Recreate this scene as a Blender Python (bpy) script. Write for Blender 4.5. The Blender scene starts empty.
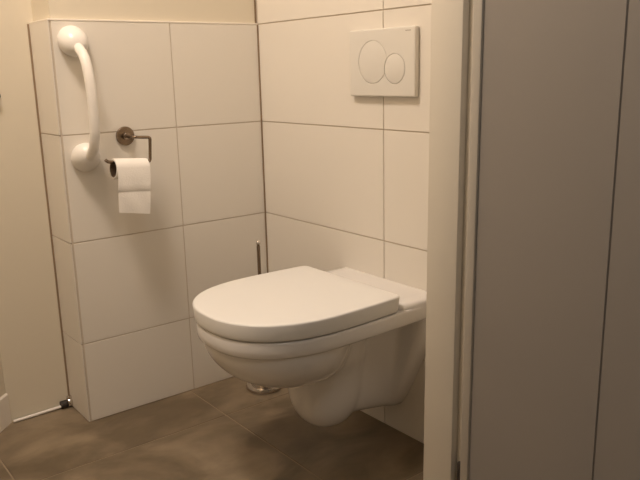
import bpy, bmesh, math
from mathutils import Vector, Matrix

scn = bpy.context.scene
C = scn.collection
PI = math.pi

# ------------------------------------------------------------------ materials
def new_mat(name):
    m = bpy.data.materials.new(name); m.use_nodes = True
    nt = m.node_tree; b = nt.nodes['Principled BSDF']
    return m, nt, b

def mat(name, col, rough=.5, metal=0, noise=0, nscale=6, bump=0, bscale=60, coat=0, ior=1.5):
    """procedural material: base colour gently varied by object-space noise, optional fine bump"""
    m, nt, b = new_mat(name)
    b.inputs['Base Color'].default_value = (*col, 1)
    b.inputs['Roughness'].default_value = rough
    b.inputs['Metallic'].default_value = metal
    b.inputs['IOR'].default_value = ior
    if coat:
        b.inputs['Coat Weight'].default_value = coat
        b.inputs['Coat Roughness'].default_value = .08
    tc = nt.nodes.new('ShaderNodeTexCoord')
    if noise:
        n = nt.nodes.new('ShaderNodeTexNoise'); n.inputs['Scale'].default_value = nscale
        n.inputs['Detail'].default_value = 3
        r = nt.nodes.new('ShaderNodeMix'); r.data_type = 'RGBA'
        r.inputs[6].default_value = (*[c * (1 - noise) for c in col], 1)
        r.inputs[7].default_value = (*[min(1, c * (1 + noise)) for c in col], 1)
        nt.links.new(tc.outputs['Object'], n.inputs['Vector'])
        nt.links.new(n.outputs['Fac'], r.inputs[0])
        nt.links.new(r.outputs[2], b.inputs['Base Color'])
    if bump:
        n2 = nt.nodes.new('ShaderNodeTexNoise'); n2.inputs['Scale'].default_value = bscale
        n2.inputs['Detail'].default_value = 4
        bp = nt.nodes.new('ShaderNodeBump'); bp.inputs['Strength'].default_value = bump
        bp.inputs['Distance'].default_value = .002
        nt.links.new(tc.outputs['Object'], n2.inputs['Vector'])
        nt.links.new(n2.outputs['Fac'], bp.inputs['Height'])
        nt.links.new(bp.outputs['Normal'], b.inputs['Normal'])
    return m

M = dict(
    tile=mat('satin_wall_tile', (.80, .757, .690), .38, noise=.015, nscale=2.5, bump=.05, bscale=9),
    grout=mat('wall_grout', (.62, .54, .45), .9, bump=.3, bscale=150),
    plaster=mat('cream_plaster', (.72, .655, .535), .85, noise=.015, nscale=3, bump=.12, bscale=45),
    ceiling=mat('white_ceiling', (.82, .80, .76), .9, bump=.05, bscale=40),
    ceramic=mat('white_glazed_ceramic', (.80, .785, .775), .16, noise=.01, nscale=2, coat=.3),
    seat=mat('white_seat_plastic', (.82, .815, .80), .3, noise=.008, nscale=2),
    plate=mat('white_gloss_plastic', (.74, .715, .665), .3, noise=.01, nscale=4),
    mark=mat('grey_print', (.35, .31, .27), .5, noise=.05),
    nylon=mat('white_nylon', (.86, .83, .79), .28, noise=.01, nscale=5),
    chrome=mat('chrome', (.62, .58, .54), .14, 1, noise=.03, nscale=12),
    bronze=mat('dull_dark_chrome', (.28, .22, .17), .27, 1, noise=.08, nscale=20),
    rubber=mat('dark_rubber', (.03, .022, .018), .6, noise=.1),
    paper=mat('tissue_paper', (.90, .87, .83), .95, noise=.012, nscale=30, bump=.35, bscale=260),
    card=mat('grey_cardboard', (.16, .11, .075), .9, noise=.06, nscale=40),
    frame=mat('cream_painted_frame', (.74, .69, .60), .5, noise=.01, bump=.04, bscale=30),
    leaf=mat('taupe_grey_door_paint', (.285, .262, .240), .5, noise=.015, nscale=3, bump=.05, bscale=25),
    skirt=mat('white_skirting_paint', (.86, .80, .72), .45, noise=.01),
    strip=mat('greyed_cream_paint', (.50, .465, .41), .45, noise=.01),
    seam=mat('brown_joint', (.27, .19, .12), .8, noise=.1, nscale=20),
    bristle=mat('white_bristles', (.8, .78, .74), .8, noise=.05, nscale=80),
)

def floor_material():
    m, nt, b = new_mat('brown_slate_floor_tile')
    N = nt.nodes; L = nt.links
    tc = N.new('ShaderNodeTexCoord')
    n1 = N.new('ShaderNodeTexNoise'); n1.inputs['Scale'].default_value = 3.2; n1.inputs['Detail'].default_value = 6
    n1.inputs['Distortion'].default_value = .8
    mp = N.new('ShaderNodeMapping'); mp.inputs['Scale'].default_value = (1, 1.5, 1); mp.inputs['Rotation'].default_value = (0, 0, .1)
    n2 = N.new('ShaderNodeTexNoise'); n2.inputs['Scale'].default_value = 14; n2.inputs['Detail'].default_value = 8
    r = N.new('ShaderNodeValToRGB')
    e = r.color_ramp.elements
    e[0].position = .40; e[0].color = (.145, .108, .066, 1)
    e[1].position = .62; e[1].color = (.275, .212, .140, 1)
    mx = N.new('ShaderNodeMix'); mx.data_type = 'RGBA'; mx.blend_type = 'MULTIPLY'; mx.inputs[0].default_value = .5
    r2 = N.new('ShaderNodeValToRGB'); r2.color_ramp.elements[0].position = .35; r2.color_ramp.elements[0].color = (.7, .7, .7, 1)
    r2.color_ramp.elements[1].position = .65
    bp = N.new('ShaderNodeBump'); bp.inputs['Strength'].default_value = .35; bp.inputs['Distance'].default_value = .003
    L.new(tc.outputs['Object'], mp.inputs['Vector'])
    L.new(mp.outputs['Vector'], n1.inputs['Vector']); L.new(mp.outputs['Vector'], n2.inputs['Vector'])
    L.new(n1.outputs['Fac'], r.inputs['Fac']); L.new(n2.outputs['Fac'], r2.inputs['Fac'])
    L.new(r.outputs['Color'], mx.inputs[6]); L.new(r2.outputs['Color'], mx.inputs[7])
    L.new(mx.outputs[2], b.inputs['Base Color'])
    L.new(n2.outputs['Fac'], bp.inputs['Height']); L.new(bp.outputs['Normal'], b.inputs['Normal'])
    b.inputs['Roughness'].default_value = .5
    return m
M['floor'] = floor_material()
M['floor_grout'] = mat('floor_grout', (.29, .228, .158), .9, noise=.1, nscale=20)

def glow(name, col, s):
    m, nt, b = new_mat(name)
    b.inputs['Base Color'].default_value = (.9, .88, .85, 1)
    b.inputs['Emission Color'].default_value = (*col, 1)
    b.inputs['Emission Strength'].default_value = s
    return m

# ------------------------------------------------------------------ mesh helpers
def obj(name, bm, m, parent=None, smooth=False, auto=None):
    bmesh.ops.recalc_face_normals(bm, faces=bm.faces)
    me = bpy.data.meshes.new(name); bm.to_mesh(me); bm.free()
    for x in (m if isinstance(m, (list, tuple)) else [m]):
        me.materials.append(x)
    if smooth:
        for p in me.polygons: p.use_smooth = True
        if auto:
            me.set_sharp_from_angle(angle=math.radians(auto))
    o = bpy.data.objects.new(name, me); C.objects.link(o)
    if parent: o.parent = parent
    return o

def thing(name, label, cat, loc, group=None):
    o = bpy.data.objects.new(name, None); C.objects.link(o)
    o.location = loc; o.empty_display_size = .05
    o['label'] = label; o['category'] = cat
    if group: o['group'] = group
    return o

def structure(o):
    o['kind'] = 'structure'; return o

def bx(bm, x0, x1, y0, y1, z0, z1, mi=0, bev=0):
    t = bmesh.new()
    v = [t.verts.new((x, y, z)) for x in (x0, x1) for y in (y0, y1) for z in (z0, z1)]
    for f in ((0, 1, 3, 2), (4, 6, 7, 5), (0, 4, 5, 1), (2, 3, 7, 6), (0, 2, 6, 4), (1, 5, 7, 3)):
        t.faces.new([v[i] for i in f])
    if bev:
        bmesh.ops.bevel(t, geom=list(t.edges), offset=bev, segments=2, profile=.5, affect='EDGES')
    merge(bm, t, mi)

def merge(bm, t, mi=0):
    bmesh.ops.recalc_face_normals(t, faces=t.faces)
    mp = {v: bm.verts.new(v.co) for v in t.verts}
    for f in t.faces:
        try:
            g = bm.faces.new([mp[v] for v in f.verts]); g.material_index = mi; g.smooth = f.smooth
        except ValueError: pass
    t.free()

def loft(bm, rings, cap=True, closed=True, mi=0):
    R = [[bm.verts.new(p) for p in r] for r in rings]
    n = len(R[0])
    for a, b in zip(R, R[1:]):
        for i in range(n if closed else n - 1):
            j = (i + 1) % n
            f = bm.faces.new((a[i], a[j], b[j], b[i])); f.material_index = mi
    if cap:
        for r, rev in ((R[0], True), (R[-1], False)):
            f = bm.faces.new(list(reversed(r)) if rev else r); f.material_index = mi

def lathe(bm, prof, origin, axis, n=40, mi=0):
    """prof: list of (radius, height along axis)"""
    origin = Vector(origin); a = Vector(axis).normalized()
    q = a.to_track_quat('Z', 'Y')
    rings = []
    for r, h in prof:
        rings.append([origin + q @ Vector((max(r, 1e-5) * math.cos(2 * PI * i / n), max(r, 1e-5) * math.sin(2 * PI * i / n), h)) for i in range(n)])
    loft(bm, rings, mi=mi)

def catmull(P, sub=8):
    P = [Vector(p) for p in P]; out = []
    Q = [P[0] * 2 - P[1]] + P + [P[-1] * 2 - P[-2]]
    for i in range(1, len(Q) - 2):
        p0, p1, p2, p3 = Q[i - 1:i + 3]
        for k in range(sub):
            t = k / sub
            out.append(.5 * ((2 * p1) + (-p0 + p2) * t + (2 * p0 - 5 * p1 + 4 * p2 - p3) * t * t + (-p0 + 3 * p1 - 3 * p2 + p3) * t ** 3))
    out.append(P[-1]); return out

def tube(bm, path, rad, n=16, mi=0):
    path = [Vector(p) for p in path]; rings = []
    nrm = None
    for i, p in enumerate(path):
        t = (path[min(i + 1, len(path) - 1)] - path[max(i - 1, 0)]).normalized()
        if nrm is None:
            nrm = t.orthogonal().normalized()
        nrm = (nrm - t * nrm.dot(t)).normalized(); b = t.cross(nrm)
        r = rad(i / (len(path) - 1)) if callable(rad) else rad
        rings.append([p + (nrm * math.cos(2 * PI * k / n) + b * math.sin(2 * PI * k / n)) * r for k in range(n)])
    loft(bm, rings, mi=mi)

def corner_path(P, r, k=6):
    """poly-line with rounded corners"""
    P = [Vector(p) for p in P]; out = [P[0]]
    for a, b, c in zip(P, P[1:], P[2:]):
        d0 = (a - b).normalized(); d1 = (c - b).normalized()
        s, e = b + d0 * r, b + d1 * r
        for i in range(k + 1):
            t = i / k
            out.append(s * (1 - t) ** 2 + b * 2 * t * (1 - t) + e * t * t)
    out.append(P[-1]); return out

# ------------------------------------------------------------------ setting
ZJ = [0, .2431, .5431, .8431, 1.1444]                # tile course joints
ZB = ZJ + [1.4444, 1.7444, 2.0444, 2.3444, 2.45]
G = .0016                                            # half a joint
H = 2.45
YL = .155                                            # plane of the left wall
YD = -1.0                                            # room side of the door wall

# right wall (toilet wall), tiled to the ceiling: tile faces lie in x = 0
bm = bmesh.new()
bx(bm, .003, .12, -1.0, .165, 0, H, 1)
ys = [(-.0, -.576), (-.576, -1.0)]
for a, b in ys:
    for z0, z1 in zip(ZB, ZB[1:]):
        bx(bm, 0, .006, b + G, a - G, z0 + G, z1 - G, 0, .0008)
structure(obj('wall_right', bm, [M['tile'], M['grout']]))

# back wall: boxed-out wall with half-height tiling, tile faces in y = 0
bm = bmesh.new()
bx(bm, -.643, 0.003, .011, YL, 0, H, 2)
bx(bm, -.6505, -.0015, .002, .012, 0, 1.1425, 1)
xs = [-.6475, -.3048, -.0015]
for a, b in zip(xs, xs[1:]):
    for z0, z1 in zip(ZJ, ZJ[1:]):
        bx(bm, a + G, b - G, 0, .007, z0 + G, z1 - G, 0, .0008)
bx(bm, -.6515, -.642, .005, YL, 0, 1.1425, 1)
for z0, z1 in zip(ZJ, ZJ[1:]):
    bx(bm, -.655, -.6515, -.0005, YL - .0005, z0 + G, z1 - G, 0, .0008)
structure(obj('wall_back', bm, [M['tile'], M['grout'], M['plaster']]))
bm = bmesh.new()
bx(bm, -.655, -.001, -.0012, .013, 1.1428, 1.1475, 0, .001)
bx(bm, -.655, -.642, .0131, YL, 1.1428, 1.1475, 0, .001)
structure(obj('trim_1', bm, M['skirt']))
bm = bmesh.new()
bx(bm, -.6516, -.6490, .0022, .012, 0, 1.1428)
structure(obj('trim_3', bm, M['seam']))
bm = bmesh.new()
bx(bm, -.0042, -.0002, -.0034, -.0002, 0, 1.1428); bx(bm, -.0035, -.0002, .0078, .0112, 1.1475, H)
structure(obj('trim_5', bm, M['seam']))
bm = bmesh.new()
bx(bm, -.660, -.6545, YL - .002, YL, 0, 1.1428)
structure(obj('trim_4', bm, M['seam']))

# left wall: plain plaster, its left end turning toward the room at an angle
bm = bmesh.new()
A = [(-.639, YL), (-.838, YL), (-1.75, YL - .912), (-1.75, -1.0)]
Bk = [(-.639, YL + .1), (-.873, YL + .1), (-1.85, YL - .877), (-1.85, -1.0)]
for (a, b, c, d) in zip(A, A[1:], Bk, Bk[1:]):
    loft(bm, [[(a[0], a[1], 0), (b[0], b[1], 0), (d[0], d[1], 0), (c[0], c[1], 0)],
              [(a[0], a[1], H), (b[0], b[1], H), (d[0], d[1], H), (c[0], c[1], H)]])
bmesh.ops.remove_doubles(bm, verts=bm.verts, dist=1e-5)
structure(obj('wall_left', bm, M['plaster']))
bm = bmesh.new()
n = Vector((.707, -.707, 0)) * .004
a, b = Vector((-.838, YL, 0)), Vector((-1.75, YL - .912, 0))
r0 = [a, b, b + n, a + n + Vector((.002, 0, 0))]
loft(bm, [r0, [p + Vector((0, 0, .09)) for p in r0], [a + Vector((0, 0, .095)), b + Vector((0, 0, .095)), b + n * .5 + Vector((0, 0, .095)), a + n * .5 + Vector((0, 0, .095))]])
structure(obj('baseboard_left', bm, M['skirt']))

# floor with large slate-look tiles, running on under the doorway
bm = bmesh.new()
bx(bm, -2.7, .95, -3.3, .3, -.12, -.0016, 1)
fx = [-2.7, -2.12, -1.52, -.92, -.32, .28, .95]; fy = [-3.3, -2.626, -2.026, -1.426, -.826, -.226, .3]
for a, b in zip(fx, fx[1:]):
    for c, d in zip(fy, fy[1:]):
        bx(bm, a + .002, b - .002, c + .002, d - .002, -.02, 0, 0, .0012)
structure(obj('floor', bm, [M['floor'], M['floor_grout']]))
bm = bmesh.new(); bx(bm, -2.7, .95, -3.3, .3, H, H + .1)
structure(obj('ceiling', bm, M['ceiling']))

# door wall with the opening the picture looks through
bm = bmesh.new()
OX0, OX1, OZ = -1.235, -.235, 2.1
bx(bm, -1.85, OX0, -1.08, -1.0, 0, H)
bx(bm, OX1, .12, -1.08, -1.0, 0, H)
bx(bm, OX0, OX1, -1.08, -1.0, OZ, H)
structure(obj('wall_front', bm, M['plaster']))
# passage in front of it
bm = bmesh.new()
bx(bm, -2.7, -2.6, -3.3, -1.0, 0, H); structure(obj('wall_passage_left', bm, M['plaster']))
bm = bmesh.new()
bx(bm, .85, .95, -3.3, -1.0, 0, H); structure(obj('wall_passage_right', bm, M['plaster']))
bm = bmesh.new()
bx(bm, -2.6, .85, -3.3, -3.2, 0, H); structure(obj('wall_passage_back', bm, M['plaster']))
bm = bmesh.new()
bx(bm, -2.6, -1.85, -1.08, -1.0, 0, H); bx(bm, .12, .85, -1.08, -1.0, 0, H)
structure(obj('wall_passage_front', bm, M['plaster']))

# door frame (lining with rebate) and the opened door leaf
fr = structure(thing('trim_2', 'x', 'x', (-.75, -1.04, 0)))
del fr['label']; del fr['category']
def lining(x0, x1):
    bm = bmesh.new()
    s = 1 if x1 > x0 else -1
    bx(bm, min(x0, x1), max(x0, x1), -1.077, -.998, 0, 2.085, 0, .0025)
    bx(bm, min(x0 + s * .016, x1), max(x0 + s * .016, x1), -1.104, -1.07, 0, 2.085, 0, .0015)
    return bm
loc = Matrix.Translation((.75, 1.04, 0))
def child(name, bm, m, par, **k):
    """shape given in world coordinates, kept there under a placed parent"""
    bmesh.ops.transform(bm, matrix=Matrix.Translation(-par.location), verts=bm.verts)
    return obj(name, bm, m, par, **k)
child('jamb', lining(-.27, -.235), M['frame'], fr, smooth=True, auto=35)
child('jamb', lining(-1.2, -1.235), M['frame'], fr, smooth=True, auto=35)
for x0, x1 in ((-.27, -.235), (-1.235, -1.2)):
    bm = bmesh.new(); bx(bm, x0, x1, -1.120, -1.100, 0, 2.085, 0, .003)
    child('stop_strip', bm, M['strip'], fr, smooth=True, auto=35)
bm = bmesh.new(); bx(bm, -1.2, -.27, -1.077, -.998, 2.05, 2.1, 0, .002)
child('head', bm, M['frame'], fr)

LX = -.2645                                          # face of the opened leaf
dr = structure(thing('door_1', 'x', 'x', (-.25, -1.1, 0)))
del dr['label']; del dr['category']
def leaf_profile():
    # plan outline of the leaf (x, y) with V-grooves in both faces and rounded long edges
    y0, y1, t = -1.1203, -1.96, .038
    gr = [-1.389, -1.66]
    P = []
    for k in range(6):
        a = PI / 2 * k / 5
        P.append((LX + .0012 - .0012 * math.sin(a), y0 - .0012 + .0012 * math.cos(a)))
    for g in gr:
        P += [(LX, g + .0022), (LX + .0026, g + .0006), (LX + .0026, g - .0006), (LX, g - .0022)]
    P += [(LX, y1 + .003), (LX + .003, y1), (LX + t - .003, y1), (LX + t, y1 + .003)]
    for g in reversed(gr):
        P += [(LX + t, g - .0035), (LX + t - .0045, g), (LX + t, g + .0035)]
    P += [(LX + t, y0 - .003), (LX + t - .003, y0)]
    return P
bm = bmesh.new()
pr = leaf_profile()
loft(bm, [[(x, y, .008) for x, y in pr], [(x, y, 2.05) for x, y in pr]])
child('door_leaf', bm, M['leaf'], dr, smooth=True, auto=30)
for z in (.13, 1.83):
    bm = bmesh.new()
    lathe(bm, [(.003, 0), (.0055, .003), (.0055, .037), (.0056, .038), (.0055, .039), (.0055, .077), (.003, .08)], (-.2635, -1.0945, z), (0, 0, 1), 20)
    child('hinge', bm, M['rubber'], dr, smooth=True, auto=40)
bm = bmesh.new()
for s in (-1,):
    lathe(bm, [(.026, 0), (.026, .006), (.022, .009), (.009, .009), (.009, .045), (.0, .046)], (LX, -1.87, 1.02), (-1, 0, 0), 28)
    tube(bm, corner_path([(LX - .038, -1.87, 1.02), (LX - .042, -1.84, 1.02), (LX - .042, -1.75, 1.02)], .01), .008)
child('door_handle', bm, M['chrome'], dr, smooth=True, auto=40)

fr.rotation_euler.y = math.radians(.6); dr.rotation_euler.y = math.radians(.6)
fr.location.x -= .012; dr.location.x -= .012

# ------------------------------------------------------------------ toilet
TY = -.587
toilet = thing('wall_hung_toilet', 'white wall-hung ceramic toilet with closed lid on the right tiled wall', 'toilet', (0, TY, .06))
def L_(u, v, z): return (-u, v, z - .06)

def dshape(uf, us, w, wb, n=2.4, u0=0.0, z=0, rc=0, K=36, J=8):
    """D outline seen from above: back at u0 (corner radius rc), sides from half-width wb to w at us, superelliptic front to uf"""
    side = []
    if rc:
        for k in range(7):
            a = PI / 2 * k / 6
            side.append((u0 + rc - rc * math.cos(a), wb - rc + rc * math.sin(a)))
    else:
        side.append((u0, wb))
    ub = u0 + rc
    for k in range(1, J):
        t = k / J
        side.append((ub + (us - ub) * t, wb + (w - wb) * math.sin(t * PI / 2)))
    for k in range(K + 1):
        a = PI / 2 * k / K
        cu = math.sin(a) ** (2 / n); cv = math.cos(a) ** (2 / n)
        side.append((us + (uf - us) * cu, w * cv))
    full = side + [(u, -v) for u, v in reversed(side[:-1])]
    return [L_(u, v, z) for u, v in full]

# rim band + rear deck
bm = bmesh.new()
def rimring(d, z): return dshape(.558 - d, .32, .199 - d, .188 - d, 2.35, 0, z)
loft(bm, [rimring(.012, .380), rimring(.006, .3805), rimring(.003, .383), rimring(.001, .388), rimring(0, .398), rimring(.0003, .413), rimring(.0012, .4175), rimring(.0032, .4198), rimring(.008, .4205)])
# deck: a low plateau at the wall
dk = []
for d, z in ((0, .400), (.0005, .425), (.003, .431), (.008, .4345), (.016, .436), (.04, .4365)):
    wv = .1905 - d
    dk.append([L_(u, v, z) for u, v in [(0, -.1882 + d), (.05, -wv), (.095 - d * .5, -wv), (.120 - d * .4, -wv + .003), (.127 - d * .3, -wv + .012), (.128 - d * .3, 0), (.127 - d * .3, wv - .012), (.120 - d * .4, wv - .003), (.095 - d * .5, wv), (.05, wv), (0, .1882 - d)]])
loft(bm, dk)
rim_me = bm

# underside: bowl, trap and outlet shell, wall flange, fused with a voxel remesh
ub = bmesh.new()
def ell(uc, a, b, z, n=2.2, K=64):
    out = []
    for k in range(K):
        t = 2 * PI * k / K; c, s = math.cos(t), math.sin(t)
        out.append(L_(uc + a * math.copysign(abs(c) ** (2 / n), c), b * math.copysign(abs(s) ** (2 / n), s), z))
    return out
bowl = [(.405, .543, .187), (.394, .543, .187), (.378, .544, .187), (.360, .543, .185), (.340, .536, .179), (.320, .523, .169), (.300, .505, .155), (.283, .480, .136), (.270, .452, .114), (.260, .42, .09), (.254, .385, .06)]
loft(ub, [ell((uf + .19 + (.39 - z) * .2) / 2, (uf - .19 - (.39 - z) * .2) / 2, w, z, 2.15) for z, uf, w in bowl])
# outlet shell: sections going out from the wall
def sect(u, zt, zb, wt, wb, r=.03, K=8):
    """rounded-bottom trapezoid"""
    pts = [(-wt, zt)]
    # lower corners rounded
    m = (wt - wb) / max(zt - zb, 1e-4)
    for k in range(K + 1):
        a = PI / 2 * k / K
        pts.append((-(wb - r + r * math.cos(a)) - m * (r - r * math.sin(a)) * .5, zb + r - r * math.sin(a)))
    pts += [(-v, z) for v, z in reversed(pts)]
    return [L_(u, v, z) for v, z in pts]
loft(ub, [sect(-.03, .405, .072, .120, .060), sect(0.0, .405, .080, .120, .060), sect(.04, .405, .086, .115, .060), sect(.10, .405, .098, .110, .062), sect(.17, .405, .112, .110, .066), sect(.25, .405, .135, .115, .070), sect(.28, .405, .17, .115, .075)])
# trap bulge
trap = [(.405, .40, .13, .14), (.30, .36, .13, .125), (.26, .332, .13, .108), (.22, .322, .13, .097), (.18, .317, .135, .091), (.15, .311, .143, .085), (.13, .304, .153, .078), (.108, .290, .166, .065), (.093, .268, .18, .046), (.088, .25, .195, .024)]
loft(ub, [ell((a + b) / 2, (a - b) / 2, w, z, 2.4) for z, a, b, w in trap])
# wall flange, V-shaped against the wall
fl = []
for u, d in ((-.03, 0), (0, 0), (.028, .0), (.042, .006), (.05, .018)):
    P = [(.184, .405), (.182, .36), (.170, .32), (.145, .255), (.108, .175), (.078, .118), (.058, .088), (.02, .078)]
    P = [(v - d, z + (d * .6 if z < .2 else 0)) for v, z in P]
    P = P + [(-v, z) for v, z in reversed(P)]
    fl.append([L_(u, v, z) for v, z in P])
loft(ub, fl)
uo = obj('underside', ub, M['ceramic'])
md = uo.modifiers.new('r', 'REMESH'); md.mode = 'VOXEL'; md.voxel_size = .004
sm = uo.modifiers.new('s', 'SMOOTH'); sm.factor = .7; sm.iterations = 60
dg = bpy.context.evaluated_depsgraph_get()
me = bpy.data.meshes.new_from_object(uo.evaluated_get(dg))
tb = bmesh.new(); tb.from_mesh(me)
bpy.data.objects.remove(uo)
for v in tb.verts:
    if v.co.x > -.0005: v.co.x = -.0005
merge(rim_me, tb)
bowl_o = obj('bowl', rim_me, M['ceramic'], toilet, smooth=True, auto=40)

# seat ring, just showing as the dark shadow gap below the lid
bm = bmesh.new()
def seatring(d, z): return dshape(.552 - d, .32, .192 - d, .184 - d, 2.35, .145, z, .02)
loft(bm, [seatring(.004, .4208), seatring(.001, .4212), seatring(.001, .4235), seatring(.003, .4240)])
obj('seat', bm, M['seat'], toilet, smooth=True, auto=35)
# lid
bm = bmesh.new()
def lidring(d, z, dz=0): return dshape(.563 - d, .32, .2035 - d, .1955 - d, 2.35, .132 + d, z, .016)
loft(bm, [lidring(.0065, .4242), lidring(.0042, .4244), lidring(.0032, .426), lidring(.0025, .432), lidring(0, .4595), lidring(.0006, .4618), lidring(.0022, .4636), lidring(.005, .4644), lidring(.02, .4652), lidring(.06, .4660), lidring(.11, .4664)])
obj('lid', bm, M['seat'], toilet, smooth=True, auto=50)
for v in (-.08, .08):
    bm = bmesh.new()
    bx(bm, -.1335, -.116, v - .02, v + .02, .436 - .06, .452 - .06, 0, .003)
    obj('hinge', bm, M['seat'], toilet, smooth=True, auto=40)

# ------------------------------------------------------------------ flush plate
FY, FZ = (-.4620 - .7060) / 2, (.9296 + 1.0986) / 2
flush = thing('flush_plate', 'white rectangular flush plate with two round buttons above the toilet', 'flush plate', (0, FY, FZ))
def circ_poly(cy, cz, r, n=96):
    return [(cy + r * math.cos(2 * PI * k / n), cz + r * math.sin(2 * PI * k / n)) for k in range(n)]
c1 = (-.5535, 1.0165, .0545); c2 = (-.6355, .9985, .0375)
bm = bmesh.new()
hy, hz = .1220, .0845
# body: bevelled slab, slightly tapered to the wall
rings = []
def rrect(hy, hz, r, x, n=6):
    out = []
    for sy, sz, a0 in ((1, 1, 0), (-1, 1, 90), (-1, -1, 180), (1, -1, 270)):
        for k in range(n + 1):
            a = math.radians(a0 + 90 * k / n)
            out.append((x, sy * (hy - r) + r * math.cos(a), sz * (hz - r) + r * math.sin(a)))
    return out
for x, d in ((-.0003, .003), (-.004, .0), (-.0145, 0), (-.0160, .0008), (-.0168, .002), (-.0172, .0045)):
    rings.append(rrect(hy - d, hz - d, .004, x))
loft(bm, rings)
plate = obj('plate_frame', bm, M['plate'], flush)
def cutter(c, r, x0, x1):
    b = bmesh.new(); P = circ_poly(c[0] - FY, c[1] - FZ, r)
    loft(b, [[(x0, y, z) for y, z in P], [(x1, y, z) for y, z in P]])
    return obj('cut', b, M['plate'], flush)
cuts = [cutter(c1, c1[2], -.024, -.0135), cutter(c2, c2[2], -.0241, -.0136)]
for c in cuts:
    bo = plate.modifiers.new('b', 'BOOLEAN'); bo.operation = 'DIFFERENCE'; bo.solver = 'EXACT'; bo.object = c
dg = bpy.context.evaluated_depsgraph_get()
pm = bpy.data.meshes.new_from_object(plate.evaluated_get(dg))
plate.modifiers.clear(); plate.data = pm
for c in cuts: bpy.data.objects.remove(c)
for p in pm.polygons: p.use_smooth = True
pm.set_sharp_from_angle(angle=math.radians(30))
def button(c, g, other=None):
    P = circ_poly(c[0], c[1], c[2] - g)
    if other:   # the large button steps back around the small one
        oy, oz, orr = other; orr += g * .55
        Q = []
        for y, z in P:
            d = math.hypot(y - oy, z - oz)
            if d < orr:
                # walk along the small circle instead
                Q.append((oy + (y - oy) / d * orr, oz + (z - oz) / d * orr, 1))
            else: Q.append((y, z, 0))
        # redistribute the inside points along the shared arc
        idx = [i for i, q in enumerate(Q) if q[2]]
        if idx:
            n = len(Q); start = next(i for i in idx if not Q[(i - 1) % n][2]); cnt = len(idx)
            ps, pe = Q[(start - 1) % n], Q[(start + cnt) % n]
            a0 = math.atan2(ps[1] - oz, ps[0] - oy); a1 = math.atan2(pe[1] - oz, pe[0] - oy)
            cdir = math.atan2(c[1] - oz, c[0] - oy)
            def near(a): 
                while a - cdir > PI: a -= 2 * PI
                while a - cdir < -PI: a += 2 * PI
                return a
            a0, a1 = near(a0), near(a1)
            for k in range(cnt):
                a = a0 + (a1 - a0) * (k + .5) / cnt
                Q[(start + k) % n] = (oy + orr * math.cos(a), oz + orr * math.sin(a), 1)
        P = [(y, z) for y, z, _ in Q]
    cy = sum(p[0] for p in P) / len(P); cz = sum(p[1] for p in P) / len(P)
    b = bmesh.new(); R = []
    for x, s in ((-.0138, 1), (-.0170, 1), (-.0174, .993), (-.0176, .98)):
        R.append([(x, cy + (y - cy) * s - FY, cz + (z - cz) * s - FZ) for y, z in P])
    loft(b, R)
    return obj('button', b, M['plate'], flush, smooth=True, auto=30)
button(c1, .0012, c2); button(c2, .0012)
bm = bmesh.new()
x = 0
for i, w in enumerate((.0022, .002, .0022, .0018, .0022, .001, .0018)):
    y = -.0900 - x; x += w + .0009
    bx(bm, -.0175, -.0170, y - w, y, .0735, .0757)
obj('print_mark', bm, M['mark'], flush)

# ------------------------------------------------------------------ grab bar
def BXO(z): return .0065 - z * .013
bar = thing('grab_bar', 'white curved grab bar with round wall flanges, upright at the left of the tiled wall', 'grab bar', (-.6, 0, .93))
for z in (1.092, .779):
    s = 1 if z < 1 else -1
    bm = bmesh.new()
    # dome-shaped flange leaning toward the bar
    prof = [(.038, 0), (.0395, .003), (.0395, .011), (.038, .019), (.0345, .028), (.029, .036), (.022, .043), (.015, .047), (.004, .049)]
    rings = []
    for r, h in prof:
        rings.append([(BXO(z - .93) + r * math.cos(2 * PI * k / 40), -h, z - .93 + r * math.sin(2 * PI * k / 40) + s * h * .22) for k in range(40)])
    loft(bm, rings)
    obj('flange', bm, M['nylon'], bar, smooth=True, auto=45)
bm = bmesh.new()
pth = [Vector((BXO(p.z), p.y, p.z)) for p in catmull([(.0, -.022, .150), (.0, -.050, .138), (.0, -.080, .112), (.0, -.096, .070), (.0, -.101, .020), (.0, -.101, -.030), (.0, -.096, -.078), (.0, -.080, -.116), (.0, -.050, -.140), (.0, -.022, -.150)], 8)]
tube(bm, pth, .0135, 24)
obj('grip', bm, M['nylon'], bar, smooth=True, auto=60)

# ------------------------------------------------------------------ toilet paper holder
HX, HZ, HYo = -.470, .830, -.065
TILT = .075
hold = thing('toilet_paper_holder', 'dark metal toilet paper holder with round rosette and open bent arm', 'paper holder', (HX, 0, HZ))
bm = bmesh.new()
lathe(bm, [(.0265, .0005), (.027, .002), (.027, .007), (.0255, .009), (.010, .0095), (.0, .0097)], (0, 0, 0), (0, -1, 0), 40)
obj('rosette', bm, M['bronze'], hold, smooth=True, auto=30)
bm = bmesh.new()
ZR = .762
pts = [(0, -.008, 0), (0, HYo, 0), (.0475, HYo, 0), (.0475, HYo, ZR - HZ), (-.078, HYo, ZR - HZ), (-.084, HYo - .002, ZR - HZ + .006)]
tube(bm, corner_path(pts, .008), .0046, 14)
obj('arm', bm, M['bronze'], hold, smooth=True, auto=60)
hold.rotation_euler.y = TILT
bm = bmesh.new()
lathe(bm, [(.010, 0), (.0105, .002), (.0105, .010), (.008, .012)], (0, -.0085, 0), (0, -1, 0), 24)
obj('post', bm, M['bronze'], hold, smooth=True, auto=40)

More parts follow.
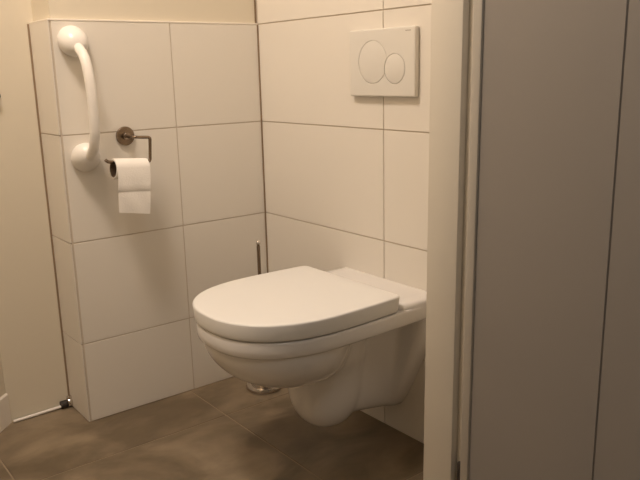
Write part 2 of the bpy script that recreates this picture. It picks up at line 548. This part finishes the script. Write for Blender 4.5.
# toilet roll on the arm
RX0, RX1 = -.539, -.442
core_r, roll_r = .0225, .0285
RZ = ZR - core_r + .0046 + .0010 + .0012 - .002                     # core rests on the rod
roll = thing('toilet_roll', 'white toilet roll, nearly used up, one sheet hanging down in front', 'toilet roll', ((RX0 + RX1) / 2, HYo, RZ))
hw = (RX1 - RX0) / 2
roll.rotation_euler.y = TILT
bm = bmesh.new(); K = 56
def ringx(r, x, w=0): return [(x, r * math.cos(2 * PI * k / K) * (1 + w * math.sin(3 * 2 * PI * k / K)), r * math.sin(2 * PI * k / K)) for k in range(K)]
loft(bm, [ringx(core_r + .001, -hw), ringx(roll_r - .001, -hw), ringx(roll_r, -hw + .001, .008), ringx(roll_r, hw - .001, .008), ringx(roll_r - .001, hw), ringx(core_r + .001, hw), ringx(core_r + .001, -hw)], cap=False)
obj('paper_winding', bm, M['paper'], roll, smooth=True, auto=50)
bm = bmesh.new()
loft(bm, [ringx(core_r, -hw + .0005), ringx(core_r + .0011, -hw + .0005), ringx(core_r + .0011, hw - .0005), ringx(core_r, hw - .0005), ringx(core_r, -hw + .0005)], cap=False)
obj('cardboard_core', bm, M['card'], roll, smooth=True, auto=50)
bm = bmesh.new()
# hanging sheet: leaves the roll over the front, drops with a slight crease at the perforation
path = []
for k in range(9):
    a = math.radians(100 + 80 * k / 8)
    path.append((-0 + (roll_r + .0006) * math.cos(a), (roll_r + .0006) * math.sin(a)))
for y, z in ((-.0312, -.010), (-.0318, -.025), (-.0322, -.040), (-.0326, -.0570), (-.0318, -.0585), (-.0312, -.0600), (-.0316, -.065), (-.0322, -.08), (-.0325, -.095), (-.0318, -.110), (-.0312, -.122)):
    path.append((y, z))
rings = []
for i, (y, z) in enumerate(path):
    row = []
    for j in range(13):
        t = j / 12; x = -hw + .001 + (2 * hw - .002) * t
        wv = .0009 * math.sin(t * 9 + z * 60) * max(0, min(1, -z / .06))
        sh = (.004 if z < -.059 else 0)
        zz = z - (.009 * (t - .5) if z < -.1 else 0)
        row.append(Vector((x * (1 - sh * 6) if sh else x, y + wv, zz)))
    rings.append(row)
front = [list(r) for r in rings]
back = [[p + Vector((0, .0006, 0)) for p in r] for r in rings]
vf = [[bm.verts.new(p) for p in r] for r in front]; vb = [[bm.verts.new(p) for p in r] for r in back]
for i in range(len(vf) - 1):
    for j in range(12):
        bm.faces.new((vf[i][j], vf[i][j + 1], vf[i + 1][j + 1], vf[i + 1][j]))
        bm.faces.new((vb[i][j], vb[i + 1][j], vb[i + 1][j + 1], vb[i][j + 1]))
    bm.faces.new((vf[i][0], vf[i + 1][0], vb[i + 1][0], vb[i][0]))
    bm.faces.new((vf[i][12], vb[i][12], vb[i + 1][12], vf[i + 1][12]))
for j in range(12):
    bm.faces.new((vf[-1][j], vf[-1][j + 1], vb[-1][j + 1], vb[-1][j]))
obj('hanging_sheet', bm, M['paper'], roll, smooth=True, auto=50)

# ------------------------------------------------------------------ toilet brush
BX, BY = -.122, -.136
br = thing('toilet_brush', 'chrome toilet brush and holder on the floor in the corner behind the toilet', 'toilet brush', (BX, BY, 0))
bm = bmesh.new()
lathe(bm, [(.050, 0), (.058, .001), (.060, .004), (.0595, .010), (.057, .015), (.051, .0175), (.040, .0185)], (0, 0, 0), (0, 0, 1), 48)
obj('base', bm, M['chrome'], br, smooth=True, auto=40)
bm = bmesh.new()
lathe(bm, [(.043, .015), (.044, .018), (.044, .200), (.0425, .202), (.041, .200), (.041, .02), (.002, .019)], (0, 0, 0), (0, 0, 1), 40)
obj('cup', bm, M['chrome'], br, smooth=True, auto=40)
bm = bmesh.new()
lathe(bm, [(.002, .03), (.030, .036), (.036, .06), (.036, .11), (.02, .13), (.006, .135)], (0, 0, 0), (0, 0, 1), 28)
obj('brush_head', bm, M['bristle'], br, smooth=True, auto=50)
bm = bmesh.new()
lathe(bm, [(.0045, .12), (.0045, .198), (.046, .203), (.046, .207), (.006, .212), (.0055, .22), (.0055, .470), (.0045, .475)], (0, 0, 0), (0, 0, 1), 28)
obj('handle', bm, M['bronze'], br, smooth=True, auto=40)
bm = bmesh.new()
lathe(bm, [(.0045, .4755), (.0062, .477), (.0068, .481), (.006, .486), (.003, .489), (.0005, .490)], (0, 0, 0), (0, 0, 1), 24)
obj('handle_cap', bm, M['chrome'], br, smooth=True, auto=50)

# ------------------------------------------------------------------ small pipe and hook at the left
pipe = thing('floor_pipe', 'thin white pipe with dark chrome end fitting along the foot of the left wall', 'pipe', (-.731, YL - .010, 0))
bm = bmesh.new()
tube(bm, [(-.098, 0, .0052), (-.04, 0, .0056), (.035, 0, .0075), (.06, 0, .0085)], .0045, 16)
obj('tube', bm, M['nylon'], pipe, smooth=True, auto=60)
bm = bmesh.new()
lathe(bm, [(.006, 0), (.0115, .001), (.0120, .004), (.0120, .018), (.010, .020)], (.042, 0, .0125), (1, 0, 0), 24)
obj('collar', bm, M['rubber'], pipe, smooth=True, auto=40)
bm = bmesh.new()
lathe(bm, [(.008, .0), (.0135, .001), (.0150, .005), (.0150, .013), (.0125, .017), (.004, .019)], (.062, -.001, .0155), (1, 0, 0), 28)
lathe(bm, [(.009, 0), (.0095, .002), (.009, .010), (.004, .013)], (.072, -.001, .024), (0, 0, 1), 20)
obj('end_fitting', bm, M['chrome'], pipe, smooth=True, auto=40)
bm = bmesh.new()
lathe(bm, [(.012, .0003), (.0125, .002), (.011, .005), (.005, .006), (.0045, .014), (.008, .018), (.007, .022), (.001, .024)], (0, 0, 0), (0, -1, 0), 24)
hk = obj('wall_hook', bm, M['rubber'], smooth=True, auto=40)
hk.location = (-.765, YL, .952)
hk['label'] = 'small dark wall hook on the plain cream wall, at the left edge'; hk['category'] = 'hook'

# ------------------------------------------------------------------ lamp and passage fill
LXc, LYc = -1.06, -.60
lamp = thing('ceiling_lamp', 'round white ceiling lamp over the toilet room', 'lamp', (LXc, LYc, H))
bm = bmesh.new()
lathe(bm, [(.13, 0), (.14, .003), (.14, .035), (.132, .04), (.132, .036), (.0, .035)], (0, 0, 0), (0, 0, -1), 48)
obj('lamp_base', bm, M['nylon'], lamp, smooth=True, auto=40)
bm = bmesh.new()
lathe(bm, [(.130, .0355), (.128, .045), (.10, .055), (.05, .060), (.0, .061)], (0, 0, 0), (0, 0, -1), 48)
obj('lamp_shade', bm, glow('warm_lamp_glow', (1, .8, .58), 6), lamp, smooth=True, auto=60)
def area(name, loc, size, power, col):
    l = bpy.data.lights.new(name, 'AREA'); l.shape = 'DISK'; l.size = size; l.energy = power; l.color = col
    o = bpy.data.objects.new(name, l); C.objects.link(o); o.location = loc; return o
area('room_lamp_light', (LXc, LYc, H - .07), .36, 23.5, (1, .836, .70))
area('passage_fill_light', (-1.0, -2.3, H - .03), .6, 5.6, (1, .97, .94))  # neutral fill added in the passage to lift door leaf and toilet sides

w = bpy.data.worlds.new('world'); scn.world = w; w.use_nodes = True
w.node_tree.nodes['Background'].inputs[0].default_value = (.6, .55, .5, 1)
w.node_tree.nodes['Background'].inputs[1].default_value = .02

# ------------------------------------------------------------------ camera
cam = bpy.data.cameras.new('camera'); co = bpy.data.objects.new('camera', cam); C.objects.link(co)
f = Vector((0.5965910179405582, 0.7697733621112474, -0.22699807994032686))
r = Vector((0.7867779403659189, -0.6167784253953297, -0.023766499961510226))
u = Vector((0.15830233689434653, 0.16441820139754695, 0.9736051690408101))
co.matrix_world = Matrix(((r.x, u.x, -f.x, -1.31747), (r.y, u.y, -f.y, -1.99205), (r.z, u.z, -f.z, .9990), (0, 0, 0, 1)))
cam.sensor_width = 36; cam.lens = 727.76 / 640 * 36; cam.clip_start = .02
scn.camera = co

vs = scn.view_settings
vs.view_transform = 'Standard'; vs.look = 'None'; vs.gamma = 1; vs.use_curve_mapping = False
vs.exposure = -0.15
